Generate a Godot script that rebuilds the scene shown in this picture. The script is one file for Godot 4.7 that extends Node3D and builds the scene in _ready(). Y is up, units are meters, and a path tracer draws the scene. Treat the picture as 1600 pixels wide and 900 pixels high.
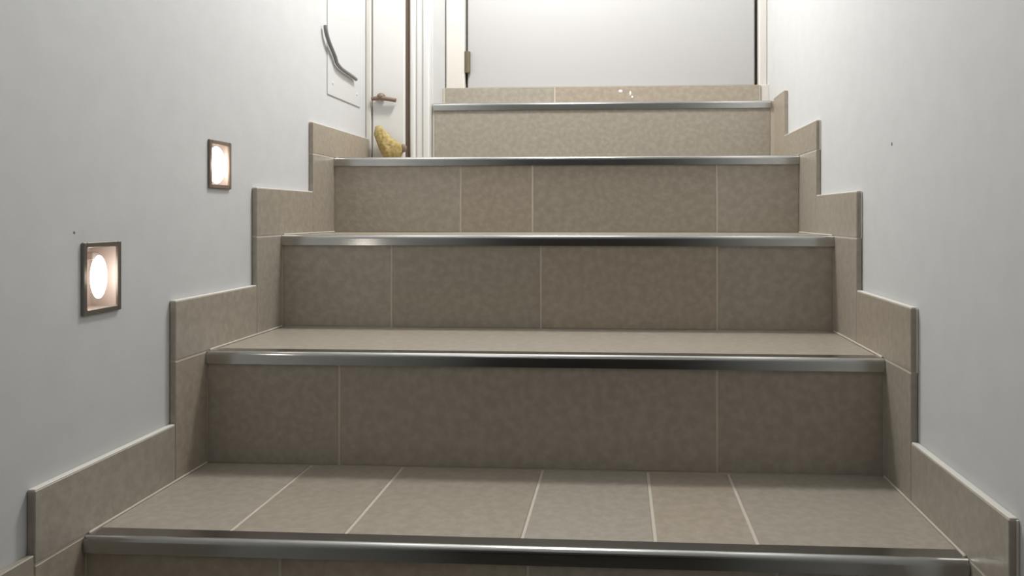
extends Node3D
# A narrow tiled staircase between white plastered walls, seen from low on the flight.
# x runs across the flight, y is up, the flight climbs towards -z.  "d" is the distance
# up the flight from the first visible nosing (d = -z).

const HALF := 0.525          # inner face of the skirting tiles
const WALL := 0.535          # plaster face
const LEVEL := [0.0, 0.174, 0.351, 0.528, 0.6985, 0.862]       # tread levels 0..5
const NOSE := [-0.27, 0.0, 0.2738, 0.5398, 0.8088, 1.0812, 1.195] # riser planes 0..5, then the threshold
const BOX_X := -0.362        # right face of the boxed-in corner beside the top steps
const TOP_LEVEL := 0.923     # top of the low threshold under the door
const CEILING := 3.05
const REAR := -1.9           # d of the wall behind the camera

var M := {}
var tile_mats: Array = []
var rng := RandomNumberGenerator.new()
var used := {}

func _ready():
	rng.seed = 4711
	# ---------------------------------------------------------------- camera
	var cam := Camera3D.new()
	cam.name = "camera"
	cam.projection = Camera3D.PROJECTION_FRUSTUM
	cam.near = 0.05
	cam.far = 50.0
	cam.size = 0.05 * 900.0 / 1177.8
	cam.frustum_offset = Vector2(-95.9, -112.65) * 0.05 / 1177.8
	add_child(cam)
	cam.position = Vector3(0.1279, 0.5654, 0.8835)
	cam.rotation.y = 0.061
	cam.current = true
	# ----------------------------------------------------------- environment
	var env := Environment.new()
	env.background_mode = Environment.BG_COLOR
	env.background_color = Color(0.5, 0.5, 0.5)
	env.background_energy_multiplier = 0.1
	env.ambient_light_source = Environment.AMBIENT_SOURCE_DISABLED
	env.tonemap_mode = Environment.TONE_MAPPER_LINEAR
	env.tonemap_exposure = 0.93
	env.sdfgi_enabled = true
	env.ssao_enabled = true
	env.ssil_enabled = true
	var we := WorldEnvironment.new()
	we.name = "world_environment"
	we.environment = env
	add_child(we)
	# ---------------------------------------------------------------- lights
	make_materials()
	globe_lamp("white glowing globe lamp hanging above the upper steps", Vector3(-0.06, 1.70, -0.70), 0.09, 1.14)
	globe_lamp("white glowing globe lamp hanging over the foot of the stairs", Vector3(-0.36, 1.95, 0.55), 0.09, 0.045)
	# ------------------------------------------------------------- structure
	build_walls()
	build_doors()
	build_stairs()
	build_skirting(-1)
	build_skirting(1)
	# --------------------------------------------------------------- objects
	step_light("small rectangular recessed step light with grey metal rim, nearer and lower on the left wall", 0.0425, 0.487, 0.069, 0.089, 0.014, 0.028)
	step_light("small rectangular recessed step light with brown rim, farther and higher on the left wall", 0.328, 0.650, 0.066, 0.077, 0.025, 0.031)
	wall_panel()
	cable()
	cloth()

# ============================================================== small helpers
func numbered(n: String) -> String:
	if not used.has(n):
		used[n] = 0
		return n
	used[n] += 1
	return "%s_%03d" % [n, used[n]]

func thing(called: String, label: String, category: String, at := Vector3.ZERO) -> Node3D:
	var o := Node3D.new()
	o.name = numbered(called)
	o.position = at
	add_child(o, true)
	o.set_meta("label", label)
	o.set_meta("category", category)
	return o

func setting(called: String, label := "", category := "") -> Node3D:
	var o := Node3D.new()
	o.name = called
	add_child(o, true)
	o.set_meta("kind", "structure")
	if label != "":
		o.set_meta("label", label)
		o.set_meta("category", category)
	return o

func put(called: String, st: SurfaceTool, mat: Material, parent: Node) -> MeshInstance3D:
	var mi := MeshInstance3D.new()
	mi.name = called
	mi.mesh = st.commit()
	mi.material_override = mat
	mi.cast_shadow = GeometryInstance3D.SHADOW_CASTING_SETTING_ON
	parent.add_child(mi, true)
	return mi

func new_st() -> SurfaceTool:
	var st := SurfaceTool.new()
	st.begin(Mesh.PRIMITIVE_TRIANGLES)
	return st

func tri(st: SurfaceTool, a: Vector3, b: Vector3, c: Vector3, out: Vector3):
	var n := (c - a).cross(b - a)
	if n.length() < 1e-14:
		return
	n = n.normalized()
	if n.dot(out) < 0.0:
		n = -n
		var t := b
		b = c
		c = t
	for p in [a, b, c]:
		st.set_normal(n)
		st.add_vertex(p)

func quad(st: SurfaceTool, a: Vector3, b: Vector3, c: Vector3, e: Vector3, out: Vector3):
	tri(st, a, b, c, out)
	tri(st, a, c, e, out)

# box between two corners given as (x, y, d), every edge chamfered by b
func box(st: SurfaceTool, lo: Vector3, hi: Vector3, b := 0.001):
	var p := Vector3(min(lo.x, hi.x), min(lo.y, hi.y), min(-lo.z, -hi.z))
	var q := Vector3(max(lo.x, hi.x), max(lo.y, hi.y), max(-lo.z, -hi.z))
	var c := (p + q) * 0.5
	var h := (q - p) * 0.5
	b = min(b, min(h.x, min(h.y, h.z)) * 0.8)
	for ax in 3:
		var u := (ax + 1) % 3
		var v := (ax + 2) % 3
		for s in [-1.0, 1.0]:
			var f: Array = []
			for k in [[-1.0, -1.0], [1.0, -1.0], [1.0, 1.0], [-1.0, 1.0]]:
				var w := Vector3.ZERO
				w[ax] = s * h[ax]
				w[u] = k[0] * (h[u] - b)
				w[v] = k[1] * (h[v] - b)
				f.append(c + w)
			var o := Vector3.ZERO
			o[ax] = s
			quad(st, f[0], f[1], f[2], f[3], o)
		if b <= 0.0:
			continue
		for s in [-1.0, 1.0]:
			for t in [-1.0, 1.0]:
				var f: Array = []
				for k in [[0, -1.0], [0, 1.0], [1, 1.0], [1, -1.0]]:
					var w := Vector3.ZERO
					w[u] = s * (h[u] - (b if k[0] == 1 else 0.0))
					w[v] = t * (h[v] - (b if k[0] == 0 else 0.0))
					w[ax] = k[1] * (h[ax] - b)
					f.append(c + w)
				var o := Vector3.ZERO
				o[u] = s
				o[v] = t
				quad(st, f[0], f[1], f[2], f[3], o)
	if b > 0.0:
		for sx in [-1.0, 1.0]:
			for sy in [-1.0, 1.0]:
				for sz in [-1.0, 1.0]:
					var s := Vector3(sx, sy, sz)
					var e := c + s * h
					tri(st, e - Vector3(0, sy, sz) * b, e - Vector3(sx, 0, sz) * b, e - Vector3(sx, sy, 0) * b, s)

# profile given as (d, y) points, swept from x0 to x1
func sweep_x(st: SurfaceTool, prof: PackedVector2Array, x0: float, x1: float):
	var area := 0.0
	for i in prof.size():
		area += prof[i].cross(prof[(i + 1) % prof.size()])
	for i in prof.size():
		var a := prof[i]
		var b := prof[(i + 1) % prof.size()]
		var n := Vector2(b.y - a.y, a.x - b.x) * signf(area)
		quad(st, Vector3(x0, a.y, -a.x), Vector3(x1, a.y, -a.x), Vector3(x1, b.y, -b.x), Vector3(x0, b.y, -b.x), Vector3(0, n.y, -n.x))
	var idx := Geometry2D.triangulate_polygon(prof)
	for k in range(0, idx.size(), 3):
		for e in [[x0, -1.0], [x1, 1.0]]:
			tri(st, Vector3(e[0], prof[idx[k]].y, -prof[idx[k]].x), Vector3(e[0], prof[idx[k + 1]].y, -prof[idx[k + 1]].x), Vector3(e[0], prof[idx[k + 2]].y, -prof[idx[k + 2]].x), Vector3(e[1], 0, 0))

func sphere(st: SurfaceTool, c: Vector3, r: Vector3, nu := 24, nv := 14):
	for i in nv:
		for j in nu:
			var g := func(a: int, b: int) -> Vector3:
				var th := PI * a / nv
				var ph := TAU * b / nu
				return Vector3(sin(th) * cos(ph), cos(th), sin(th) * sin(ph))
			var v: Array = [g.call(i, j), g.call(i + 1, j), g.call(i + 1, j + 1), g.call(i, j + 1)]
			for t in [[0, 1, 2], [0, 2, 3]]:
				var a: Vector3 = c + v[t[0]] * r
				var b: Vector3 = c + v[t[1]] * r
				var e: Vector3 = c + v[t[2]] * r
				var cr := (e - a).cross(b - a)
				if cr.length() < 1e-14:
					continue
				var flip: bool = cr.dot((a + b + e) / 3.0 - c) < 0.0
				var order: Array = [t[0], t[2], t[1]] if flip else [t[0], t[1], t[2]]
				for k in order:
					st.set_normal((v[k] / r).normalized())
					st.add_vertex(c + v[k] * r)

func tube(st: SurfaceTool, path: PackedVector3Array, r: float, n := 10):
	var rings: Array = []
	for i in path.size():
		var dir := (path[min(i + 1, path.size() - 1)] - path[max(i - 1, 0)]).normalized()
		var side := dir.cross(Vector3(0.31, 0.2, 0.9)).normalized()
		var up := side.cross(dir).normalized()
		var ring: Array = []
		for k in n:
			var a := TAU * k / n
			ring.append(side * cos(a) + up * sin(a))
		rings.append(ring)
	for i in path.size() - 1:
		for k in n:
			var k2 := (k + 1) % n
			var v: Array = [[path[i], rings[i][k]], [path[i + 1], rings[i + 1][k]], [path[i + 1], rings[i + 1][k2]], [path[i], rings[i][k2]]]
			for t in [[0, 1, 2], [0, 2, 3]]:
				var a: Vector3 = v[t[0]][0] + v[t[0]][1] * r
				var b: Vector3 = v[t[1]][0] + v[t[1]][1] * r
				var c: Vector3 = v[t[2]][0] + v[t[2]][1] * r
				var flip: bool = (c - a).cross(b - a).dot(v[t[0]][1]) < 0.0
				for q in ([t[0], t[2], t[1]] if flip else t):
					st.set_normal(v[q][1])
					st.add_vertex(v[q][0] + v[q][1] * r)
	for e in [0, path.size() - 1]:
		var out: Vector3 = path[0] - path[1] if e == 0 else path[e] - path[e - 1]
		for k in n:
			tri(st, path[e], path[e] + rings[e][k] * r, path[e] + rings[e][(k + 1) % n] * r, out)

# ================================================================= materials
func noise_tex(seed_: int, freq: float, size: int, ramp: Array, octaves := 4) -> NoiseTexture2D:
	var n := FastNoiseLite.new()
	n.seed = seed_
	n.noise_type = FastNoiseLite.TYPE_SIMPLEX_SMOOTH
	n.frequency = freq
	n.fractal_octaves = octaves
	var t := NoiseTexture2D.new()
	t.width = size
	t.height = size
	t.seamless = true
	t.noise = n
	var g := Gradient.new()
	var offs := PackedFloat32Array()
	var cols := PackedColorArray()
	for r in ramp:
		offs.append(r[0])
		cols.append(r[1])
	g.offsets = offs
	g.colors = cols
	t.color_ramp = g
	return t

func bump_tex(seed_: int, freq: float, strength: float, octaves := 3) -> NoiseTexture2D:
	var n := FastNoiseLite.new()
	n.seed = seed_
	n.frequency = freq
	n.fractal_octaves = octaves
	var t := NoiseTexture2D.new()
	t.width = 512
	t.height = 512
	t.seamless = true
	t.noise = n
	t.as_normal_map = true
	t.bump_strength = strength
	return t

func plain(c: Color, rough: float, metal := 0.0) -> StandardMaterial3D:
	var m := StandardMaterial3D.new()
	m.albedo_color = c
	m.roughness = rough
	m.metallic = metal
	return m

func make_materials():
	# grey-brown porcelain stone tiles, four pieces of the same pattern with a slightly different tone
	var tones: Array = [Color(1, 1, 1), Color(0.97, 0.965, 0.955), Color(1.0, 0.985, 0.965), Color(0.985, 0.99, 0.99)]
	var nrm := bump_tex(21, 0.06, 1.2)
	for i in 4:
		var m := StandardMaterial3D.new()
		m.albedo_color = tones[i]
		m.albedo_texture = noise_tex(30 + i, 0.02, 1024, [[0.0, Color(0.603, 0.569, 0.517)], [0.42, Color(0.628, 0.594, 0.543)], [0.58, Color(0.643, 0.609, 0.560)], [1.0, Color(0.674, 0.642, 0.595)]], 7)
		m.roughness = 0.36
		m.metallic_specular = 0.6
		m.normal_enabled = true
		m.normal_texture = nrm
		m.normal_scale = 0.25
		m.uv1_triplanar = true
		m.uv1_world_triplanar = true
		m.uv1_scale = Vector3.ONE * (2.1 + 0.17 * i)
		m.uv1_offset = Vector3(0.13 * i, 0.31 * i, 0.07 * i)
		tile_mats.append(m)
	M.grout = plain(Color(0.745, 0.715, 0.665), 0.9)
	M.bead = plain(Color(0.83, 0.82, 0.79), 0.6)
	var w := plain(Color(1, 1, 1), 0.85)
	w.albedo_texture = noise_tex(7, 0.02, 512, [[0.0, Color(0.782, 0.784, 0.782)], [0.5, Color(0.79, 0.792, 0.79)], [1.0, Color(0.798, 0.80, 0.798)]])
	w.normal_enabled = true
	w.normal_texture = bump_tex(8, 0.08, 1.0)
	w.normal_scale = 0.05
	w.uv1_triplanar = true
	w.uv1_world_triplanar = true
	w.uv1_scale = Vector3.ONE * 1.7
	M.wall = w
	M.white = plain(Color(0.86, 0.857, 0.845), 0.45)
	M.door = plain(Color(0.70, 0.695, 0.69), 0.5)
	M.panel = plain(Color(0.80, 0.80, 0.795), 0.6)
	M.cream = plain(Color(0.83, 0.81, 0.78), 0.6)
	M.seal = plain(Color(0.42, 0.35, 0.29), 0.7)
	M.brown = plain(Color(0.50, 0.43, 0.37), 0.5)
	var al := plain(Color(0.72, 0.72, 0.71), 0.2, 1.0)
	M.nosing = al
	M.steel = plain(Color(0.55, 0.53, 0.50), 0.38, 0.9)
	M.rim_brown = plain(Color(0.50, 0.44, 0.39), 0.45, 0.3)
	M.housing = plain(Color(0.74, 0.69, 0.66), 0.5)
	M.cable = plain(Color(0.52, 0.52, 0.52), 0.6)
	M.mark = plain(Color(0.45, 0.44, 0.42), 0.9)
	M.hinge = plain(Color(0.47, 0.43, 0.35), 0.4, 0.6)
	M.dark_door = plain(Color(0.16, 0.14, 0.12), 0.6)
	M.cloth = plain(Color(1, 1, 1), 0.95)
	M.cloth.albedo_texture = noise_tex(77, 0.03, 256, [[0.0, Color(0.50, 0.41, 0.24)], [0.5, Color(0.68, 0.60, 0.39)], [1.0, Color(0.80, 0.74, 0.56)]])
	M.cloth.uv1_triplanar = true
	M.cloth.uv1_scale = Vector3.ONE * 12.0
	M.bulb = plain(Color(1, 1, 1), 0.5)
	M.bulb.emission_enabled = true
	M.bulb.emission = Color(1.0, 0.975, 0.94)
	M.bulb.emission_energy_multiplier = 4.5
	M.globe = plain(Color(1, 1, 1), 0.5)
	M.globe.emission_enabled = true
	M.globe.emission = Color(1.0, 0.997, 0.99)
	M.globe.emission_energy_multiplier = 3.0

func tile_mat() -> Material:
	return tile_mats[rng.randi() % tile_mats.size()]

# ==================================================================== lights
func globe_lamp(label: String, at: Vector3, r: float, energy: float):
	# opal globe on a cord from the ceiling
	var t := thing("pendant_lamp", label, "lamp", at)
	t.set_meta("group", "globe lamps hanging over the stairs")
	var st := new_st()
	sphere(st, Vector3.ZERO, Vector3.ONE * r, 28, 18)
	put("globe", st, M.globe, t)
	st = new_st()
	tube(st, PackedVector3Array([Vector3(0, r * 0.95, 0), Vector3(0, CEILING - at.y - 0.03, 0)]), 0.003)
	put("cord", st, M.white, t)
	st = new_st()
	tube(st, PackedVector3Array([Vector3(0, r * 0.93, 0), Vector3(0, r + 0.035, 0)]), 0.024, 20)
	put("lamp_holder", st, M.white, t)
	st = new_st()
	tube(st, PackedVector3Array([Vector3(0, CEILING - at.y - 0.035, 0), Vector3(0, CEILING - at.y, 0)]), 0.05, 24)
	put("ceiling_rose", st, M.white, t)
	var l := OmniLight3D.new()
	l.name = "light"
	l.light_energy = energy
	l.light_color = Color(1.0, 0.997, 0.99)
	l.light_size = r
	l.omni_range = 20.0
	l.omni_attenuation = 2.0
	l.shadow_enabled = true
	t.add_child(l)

func step_light(label: String, d: float, y: float, wd: float, hy: float, brx: float, bry: float):
	var near := d < 0.2
	var t := thing("step_light", label, "light", Vector3(-WALL, y, -d))
	t.set_meta("group", "recessed step lights in the left wall")
	var a := wd * 0.5
	var b := hy * 0.5
	var rim := 0.006
	# housing: an open box let into the wall
	var dep := 0.035
	var st := new_st()
	box(st, Vector3(-dep, -b + 0.002, -a + 0.002), Vector3(-dep - 0.002, b - 0.002, a - 0.002), 0.0)
	box(st, Vector3(-dep, -b + 0.002, -a + 0.002), Vector3(0, b - 0.002, -a + 0.004), 0.0)
	box(st, Vector3(-dep, -b + 0.002, a - 0.004), Vector3(0, b - 0.002, a - 0.002), 0.0)
	box(st, Vector3(-dep, -b + 0.002, -a + 0.004), Vector3(0, -b + 0.004, a - 0.004), 0.0)
	box(st, Vector3(-dep, b - 0.004, -a + 0.004), Vector3(0, b - 0.002, a - 0.004), 0.0)
	put("housing", st, M.housing, t)
	st = new_st()
	var o := 0.004
	box(st, Vector3(0, -b - 0.001, -a - 0.001), Vector3(o, b + 0.001, -a + rim), 0.001)
	box(st, Vector3(0, -b - 0.001, a - rim), Vector3(o, b + 0.001, a + 0.001), 0.001)
	box(st, Vector3(0, -b - 0.001, -a + rim), Vector3(o, -b + rim, a - rim), 0.001)
	box(st, Vector3(0, b - rim, -a + rim), Vector3(o, b + 0.001, a - rim), 0.001)
	put("rim", st, M.steel if near else M.rim_brown, t)
	st = new_st()
	sphere(st, Vector3(-0.006, 0, -0.005 if near else -0.004), Vector3(0.006, bry, brx), 18, 14)
	put("bulb", st, M.bulb, t)
	st = new_st()
	box(st, Vector3(-dep, bry * 0.8, -0.007), Vector3(-0.006, bry * 1.15, 0.007), 0.001)
	put("socket", st, M.housing, t)
	var l := OmniLight3D.new()
	l.name = "light"
	l.light_energy = 0.002
	l.light_color = Color(1.0, 0.965, 0.92)
	l.light_size = 0.01
	l.omni_range = 8.0
	l.omni_attenuation = 2.0
	l.shadow_enabled = true
	l.position = Vector3(0.006, 0, 0)
	t.add_child(l)

# ================================================================= structure
func build_walls():
	# left wall, with two pockets for the step lights
	var st := new_st()
	var x0 := -WALL - 0.15
	var x1 := -WALL
	var holes: Array = [[0.0425, 0.487, 0.069, 0.089], [0.328, 0.650, 0.066, 0.077]]
	var cuts: Array = [REAR]
	for h in holes:
		cuts.append(h[0] - h[2] * 0.5)
		cuts.append(h[0] + h[2] * 0.5)
	cuts.append(1.45)
	for k in cuts.size() - 1:
		var hole = null
		for h in holes:
			if absf((cuts[k] + cuts[k + 1]) * 0.5 - h[0]) < 0.01:
				hole = h
		if hole == null:
			box(st, Vector3(x0, -1.05, cuts[k]), Vector3(x1, CEILING, cuts[k + 1]), 0.0)
		else:
			box(st, Vector3(x0, -1.05, cuts[k]), Vector3(x1, hole[1] - hole[3] * 0.5, cuts[k + 1]), 0.0)
			box(st, Vector3(x0, hole[1] + hole[3] * 0.5, cuts[k]), Vector3(x1, CEILING, cuts[k + 1]), 0.0)
			box(st, Vector3(x0, hole[1] - hole[3] * 0.5, cuts[k]), Vector3(x1 - 0.06, hole[1] + hole[3] * 0.5, cuts[k + 1]), 0.0)
	var wl := setting("wall_left", "white plastered wall left of the stairs with two recessed lights", "wall")
	put("plaster", st, M.wall, wl)
	st = new_st()
	sphere(st, Vector3(-WALL, 0.545, 0.004), Vector3(0.0005, 0.0018, 0.0018), 10, 6)
	put("wall_mark", st, M.mark, wl)
	st = new_st()
	box(st, Vector3(WALL, -1.05, REAR), Vector3(WALL + 0.15, CEILING, 1.45), 0.0)
	var wr := setting("wall_right", "plain white plastered wall right of the stairs", "wall")
	put("plaster", st, M.wall, wr)
	st = new_st()
	sphere(st, Vector3(WALL, 0.673, -0.272), Vector3(0.0006, 0.003, 0.003), 10, 6)
	put("wall_mark", st, M.mark, wr)
	# boxed-in corner left of the two top risers
	st = new_st()
	box(st, Vector3(-WALL, 0.69, 1.085), Vector3(BOX_X - 0.003, CEILING, 1.45), 0.003)
	put("plaster", st, M.wall, setting("wall_corner", "white boxed-in wall corner left of the top steps", "wall"))
	# end wall round the door at the head of the flight, and the wall behind the camera
	st = new_st()
	box(st, Vector3(BOX_X - 0.003, 2.96, 1.27), Vector3(WALL, CEILING, 1.45), 0.0)
	box(st, Vector3(-WALL, -0.7, 1.29), Vector3(WALL, 2.96, 1.45), 0.0)
	put("plaster", st, M.wall, setting("wall_front", "white wall round the door at the head of the stairs", "wall"))
	st = new_st()
	box(st, Vector3(-WALL - 0.15, -1.05, REAR - 0.15), Vector3(WALL + 0.15, CEILING, REAR), 0.0)
	put("plaster", st, M.wall, setting("wall_rear", "white wall at the foot of the stairs", "wall"))
	st = new_st()
	box(st, Vector3(-WALL - 0.15, CEILING, REAR - 0.15), Vector3(WALL + 0.15, CEILING + 0.15, 1.45), 0.0)
	put("plaster", st, M.wall, setting("ceiling", "white ceiling above the stairs", "ceiling"))
	st = new_st()
	box(st, Vector3(-WALL - 0.15, -1.05, REAR - 0.15), Vector3(WALL + 0.15, -0.87, -0.27), 0.0)
	put("screed", st, tile_mats[0], setting("floor", "grey-brown floor of the landing below the stairs", "floor"))

func build_doors():
	# white door closing the head of the flight
	var top := setting("door_1", "white closed door behind the low tiled threshold at the stair head", "door")
	var st := new_st()
	box(st, Vector3(-0.303, TOP_LEVEL + 0.004, 1.235), Vector3(0.503, 2.90, 1.275), 0.003)
	put("leaf", st, M.door, top)
	st = new_st()
	box(st, Vector3(BOX_X, TOP_LEVEL, 1.222), Vector3(-0.309, 2.96, 1.285), 0.003)
	box(st, Vector3(0.512, LEVEL[5], 1.2), Vector3(WALL, TOP_LEVEL, 1.285), 0.001)
	box(st, Vector3(0.512, TOP_LEVEL, 1.222), Vector3(WALL, 2.96, 1.285), 0.003)
	box(st, Vector3(-0.309, 2.906, 1.222), Vector3(0.512, 2.96, 1.285), 0.003)
	put("frame", st, M.cream, top)
	for y in [1.0, 2.6]:
		st = new_st()
		tube(st, PackedVector3Array([Vector3(-0.302, y - 0.03, -1.229), Vector3(-0.302, y + 0.03, -1.229)]), 0.009, 12)
		put("hinge", st, M.hinge, top)
	# narrow service door in front of the boxed-in corner
	var side := setting("door_2", "narrow white door and casing on the left beside the top riser", "door")
	st = new_st()
	box(st, Vector3(-0.519, 0.704, 1.055), Vector3(-0.432, 2.6, 1.082), 0.004)
	put("leaf", st, M.white, side)
	st = new_st()
	box(st, Vector3(-0.534, 0.6995, 1.050), Vector3(-0.521, 2.64, 1.084), 0.002)
	put("casing", st, M.cream, side)
	st = new_st()
	box(st, Vector3(-0.431, 0.6995, 1.064), Vector3(-0.419, 2.6, 1.084), 0.001)
	put("seal", st, M.seal, side)
	st = new_st()
	box(st, Vector3(-0.418, 0.6995, 1.052), Vector3(-0.404, 2.64, 1.084), 0.004)
	box(st, Vector3(-0.404, 0.6995, 1.060), Vector3(-0.386, 2.64, 1.084), 0.004)
	box(st, Vector3(-0.386, 0.6995, 1.056), Vector3(-0.368, 2.64, 1.084), 0.004)
	put("casing", st, M.white, side)
	st = new_st()
	tube(st, PackedVector3Array([Vector3(-0.516, 0.871, -1.045), Vector3(-0.49, 0.872, -1.042), Vector3(-0.452, 0.866, -1.044)]), 0.0055, 10)
	sphere(st, Vector3(-0.492, 0.876, -1.047), Vector3(0.011, 0.010, 0.012), 14, 8)
	put("latch", st, M.brown, side)
	# dark door behind the camera, mirrored in the metal nosings
	var back := setting("door_3", "dark door at the foot of the stairs", "door")
	st = new_st()
	box(st, Vector3(-0.46, -0.866, REAR + 0.005), Vector3(0.46, 1.17, REAR + 0.045), 0.003)
	put("leaf", st, M.dark_door, back)
	st = new_st()
	box(st, Vector3(-0.52, -0.869, REAR), Vector3(-0.462, 1.23, REAR + 0.06), 0.003)
	box(st, Vector3(0.462, -0.869, REAR), Vector3(0.52, 1.23, REAR + 0.06), 0.003)
	box(st, Vector3(-0.462, 1.172, REAR), Vector3(0.462, 1.23, REAR + 0.06), 0.003)
	put("casing", st, M.dark_door, back)

func tile_row(parent: Node, called: String, xs: Array, lo: Vector2, hi: Vector2):
	# tiles between the joints xs; lo and hi are (y, d)
	var gap := 0.0017
	for k in xs.size() - 1:
		var st := new_st()
		var j := rng.randf_range(-0.0004, 0.0004)
		if called == "riser_tile":
			box(st, Vector3(xs[k] + gap, lo.x, lo.y + j), Vector3(xs[k + 1] - gap, hi.x, hi.y), 0.0012)
		else:
			box(st, Vector3(xs[k] + gap, lo.x, lo.y), Vector3(xs[k + 1] - gap, hi.x + j, hi.y), 0.0012)
		put(called, st, tile_mat(), parent)

func build_stairs():
	var stairs := thing("staircase", "narrow straight flight of grey-brown tiled stairs with metal nosings between white walls", "stairs")
	var riser_joints: Array = [
		[-0.30, 0.0, 0.30],
		[-0.28, 0.02, 0.31],
		[-0.311, 0.276],
		[-0.309, -0.021, 0.31],
		[-0.232, -0.068, 0.344],
		[],
	]
	var tread_joints: Array = [
		[-0.30, 0.0, 0.30],
		[-0.355, -0.209, 0.010, 0.171, 0.293],
		[],
		[-0.25, 0.04, 0.33],
		[-0.28, 0.01, 0.30],
		[0.05],
	]
	for i in 6:
		var step := Node3D.new()
		step.name = "step"
		stairs.add_child(step, true)
		var y: float = LEVEL[i]
		var d: float = NOSE[i]
		var dn: float = NOSE[i + 1]
		var xl := BOX_X if i == 5 else -HALF
		var xr := 0.517 if i == 5 else HALF
		var below: float = -0.86 if i == 0 else LEVEL[i - 1]
		var st := new_st()
		box(st, Vector3(xl - 0.003, below - 0.06, d + 0.0009), Vector3(xr + 0.008, y - 0.0009, dn + 0.012), 0.0)
		put("grout", st, M.grout, step)
		var xs: Array = [xl]
		xs.append_array(riser_joints[i])
		xs.append(xr)
		tile_row(step, "riser_tile", xs, Vector2(below + 0.001, d), Vector2(y - 0.0185, d + 0.009))
		xs = [xl]
		xs.append_array(tread_joints[i])
		xs.append(xr)
		tile_row(step, "tread_tile", xs, Vector2(y - 0.009, d + 0.025), Vector2(y, dn - 0.0012))
		# metal nosing: rounded front, thin flange on the tread
		st = new_st()
		var pr := PackedVector2Array()
		pr.append(Vector2(d + 0.001, y - 0.0195))
		pr.append(Vector2(d - 0.004, y - 0.019))
		for k in 7:
			var a := PI * 0.5 * k / 6.0
			pr.append(Vector2(d + 0.003 - 0.007 * cos(a), y - 0.0062 + 0.007 * sin(a)))
		pr.append(Vector2(d + 0.0245, y + 0.0006))
		pr.append(Vector2(d + 0.0245, y - 0.004))
		pr.append(Vector2(d + 0.001, y - 0.007))
		sweep_x(st, pr, xl + 0.0005, xr - 0.0005)
		put("nosing", st, M.nosing, step)
	# low tiled threshold under the door
	var sill := Node3D.new()
	sill.name = "threshold"
	stairs.add_child(sill, true)
	var st := new_st()
	box(st, Vector3(BOX_X - 0.002, LEVEL[5] - 0.06, NOSE[6] + 0.0009), Vector3(0.511, TOP_LEVEL - 0.0009, 1.285), 0.0)
	put("grout", st, M.grout, sill)
	tile_row(sill, "riser_tile", [BOX_X + 0.002, -0.051, 0.51], Vector2(LEVEL[5] + 0.001, NOSE[6]), Vector2(TOP_LEVEL - 0.0005, NOSE[6] + 0.009))
	tile_row(sill, "tread_tile", [BOX_X + 0.002, -0.051, 0.51], Vector2(TOP_LEVEL - 0.009, NOSE[6] + 0.0095), Vector2(TOP_LEVEL, 1.2215))
	st = new_st()
	for s in [[0.131, 0.908, 0.006, 0.0045], [0.158, 0.902, 0.003, 0.007], [0.163, 0.892, 0.003, 0.004]]:
		sphere(st, Vector3(s[0], s[1], -NOSE[6]), Vector3(s[2], s[3], 0.0012), 10, 6)
	put("paint_speck", st, M.white, sill)

func build_skirting(s: int):
	var left := s < 0
	var node := setting("baseboard_left" if left else "baseboard_right",
		"stepped grey-brown tile skirting along the %s wall of the stairs" % ("left" if left else "right"), "skirting")
	# front edge of the upright at each riser, height of the band over each tread
	var F: Array = [-0.35, -0.078, 0.190, 0.440, 0.690] if left else [-0.36, -0.088, 0.172, 0.409, 0.669, 0.967]
	var band: Array = [0.084, 0.083, 0.088, 0.088, 0.067] if left else [0.084, 0.081, 0.088, 0.078, 0.060]
	var xi := HALF * s
	var xo := (WALL - 0.0005) * s
	var g := 0.001
	var n := 5
	for i in n:
		var y: float = LEVEL[i]
		var f0: float = F[i]
		var f1: float
		if i + 1 < F.size():
			f1 = F[i + 1]
		else:
			f1 = 1.049
		# band over the tread
		var st := new_st()
		if i == 0 and left:
			box(st, Vector3(xi, y + g, f0), Vector3(xo, 0.186, f1 - g), 0.001)
		else:
			box(st, Vector3(xi, y + g, f0), Vector3(xo, y + band[i], f1 - g), 0.001)
		put("skirting_tile", st, tile_mat(), node)
		# upright in front of the riser above
		if i + 1 < F.size():
			var top: float = LEVEL[i + 1] if i + 1 < 5 else LEVEL[5] + 0.008
			st = new_st()
			box(st, Vector3(xi, y + g, f1), Vector3(xo, top - g, NOSE[i + 1] + 0.008), 0.001)
			put("skirting_tile", st, tile_mat(), node)
			# joints behind and between the pieces
			st = new_st()
			box(st, Vector3(xi + 0.0015 * s, y, f1 - 0.004), Vector3(xo, y + (0.18 if i == 0 and left else band[i]) - 0.002, f1 + 0.004), 0.0)
			if i + 1 < 5:
				box(st, Vector3(xi + 0.0006 * s, top - 0.004, f1 + 0.0006), Vector3(xo, top + 0.004, NOSE[i + 1] + 0.010), 0.0)
			put("joint", st, M.grout, node)
		# sealant on top of the band, against the plaster, and along the tread
		if i > 0:
			st = new_st()
			box(st, Vector3(xi + 0.001 * s, y + band[i] - 0.0005, f0 + 0.001), Vector3(xo, y + band[i] + 0.0016, f1), 0.001)
			if not left:
				box(st, Vector3(xo - 0.0022 * s, y if i > 1 else y - 0.16, f0 - 0.0016), Vector3(xo + 0.0004 * s, y + band[i], f0 + 0.001), 0.0005)
			put("sealant", st, M.bead, node)
			st = new_st()
			var pr0 := Vector3(xi - 0.0028 * s, y - 0.0005, NOSE[i] + 0.006)
			var d1: float = NOSE[i + 1] - 0.001 if i + 1 < F.size() or i < 4 else 1.049
			box(st, pr0, Vector3(xi + 0.0005 * s, y + 0.0028, d1), 0.0012)
			put("sealant", st, M.grout, node)

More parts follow.
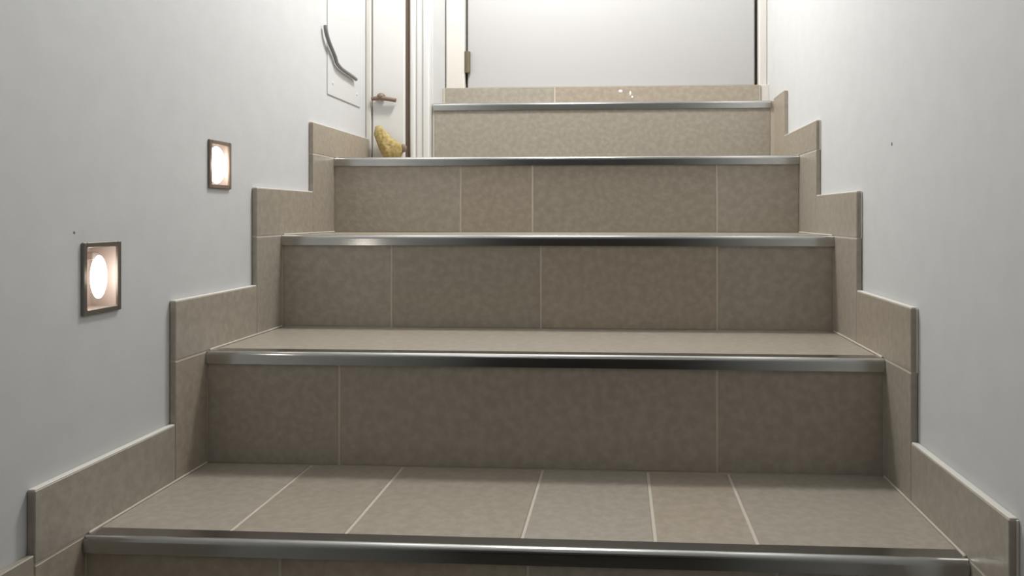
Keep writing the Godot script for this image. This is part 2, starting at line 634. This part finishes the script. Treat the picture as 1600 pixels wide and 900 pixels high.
# =================================================================== objects
func wall_panel():
	var t := thing("wall_panel", "white flat cover panel on the left wall above the fourth step", "panel", Vector3(-WALL, 0.842, -0.79))
	var st := new_st()
	box(st, Vector3(0, 0, 0), Vector3(0.0025, 0.42, 0.215), 0.0012)
	put("cover", st, M.panel, t)
	for p in [[0.03, 0.39], [0.19, 0.39], [0.03, 0.03], [0.19, 0.03]]:
		st = new_st()
		sphere(st, Vector3(0.0025, p[1], -p[0]), Vector3(0.0015, 0.004, 0.004), 12, 6)
		put("screw", st, M.panel, t)

func cable():
	var t := thing("cable", "short grey cable curving down across the white panel on the left wall", "cable")
	var c := Curve3D.new()
	c.add_point(Vector3(-WALL + 0.009, 0.99, -0.76), Vector3.ZERO, Vector3(0, -0.03, 0))
	c.add_point(Vector3(-WALL + 0.009, 0.922, -0.825), Vector3(0, 0.018, 0.008), Vector3(0, -0.014, -0.02))
	c.add_point(Vector3(-WALL + 0.009, 0.905, -0.955), Vector3(0, 0.006, 0.04), Vector3.ZERO)
	var st := new_st()
	tube(st, c.tessellate(5, 1.5), 0.0045, 10)
	put("sheath", st, M.cable, t)

func cloth():
	# a crumpled wedge of cloth: a folded sheet, thick and lumpy, standing against the white leaf
	var t := thing("cloth", "small crumpled yellow cloth on the fourth step against the narrow white door", "cloth", Vector3(-0.465, LEVEL[4] + 0.0015, -1.03))
	var nz := FastNoiseLite.new()
	nz.seed = 5
	nz.frequency = 28.0
	var outline := PackedVector2Array([Vector2(-0.006, 0.0), Vector2(-0.026, 0.036), Vector2(-0.041, 0.076), Vector2(-0.037, 0.096), Vector2(-0.024, 0.100), Vector2(-0.006, 0.080), Vector2(0.012, 0.062), Vector2(0.034, 0.050), Vector2(0.040, 0.036), Vector2(0.030, 0.016), Vector2(0.012, 0.0)])
	var cen := Vector2(-0.004, 0.045)
	var st := new_st()
	var rings := 7
	var pt := func(k: int, r: int, side: float) -> Vector3:
		var o: Vector2 = outline[k % outline.size()]
		var u := float(r) / rings
		var q := cen.lerp(o, u)
		var th := 0.014 * sqrt(max(0.0, 1.0 - u * u))
		var fold := nz.get_noise_2d(q.x, q.y) * 0.008 * (1.0 - u * u)
		return Vector3(q.x, q.y, side * th + fold + 0.0)
	st.set_smooth_group(0)
	for side in [1.0, -1.0]:
		for r in rings:
			for k in outline.size():
				var v: Array = [pt.call(k, r, side), pt.call(k, r + 1, side), pt.call(k + 1, r + 1, side), pt.call(k + 1, r, side)]
				for e in [[0, 1, 2], [0, 2, 3]]:
					var a: Vector3 = v[e[0]]
					var b: Vector3 = v[e[1]]
					var c: Vector3 = v[e[2]]
					var cr := (c - a).cross(b - a)
					if cr.length() < 1e-12:
						continue
					for p in ([a, c, b] if cr.z * side < 0.0 else [a, b, c]):
						st.add_vertex(p)
	st.generate_normals()
	put("folds", st, M.cloth, t)
	st = new_st()
	sphere(st, Vector3(0.037, 0.040, 0.0), Vector3(0.009, 0.011, 0.006), 12, 8)
	var tip := put("corner", st, M.brown, t)
	tip.set_meta("label", "greyish brown corner")
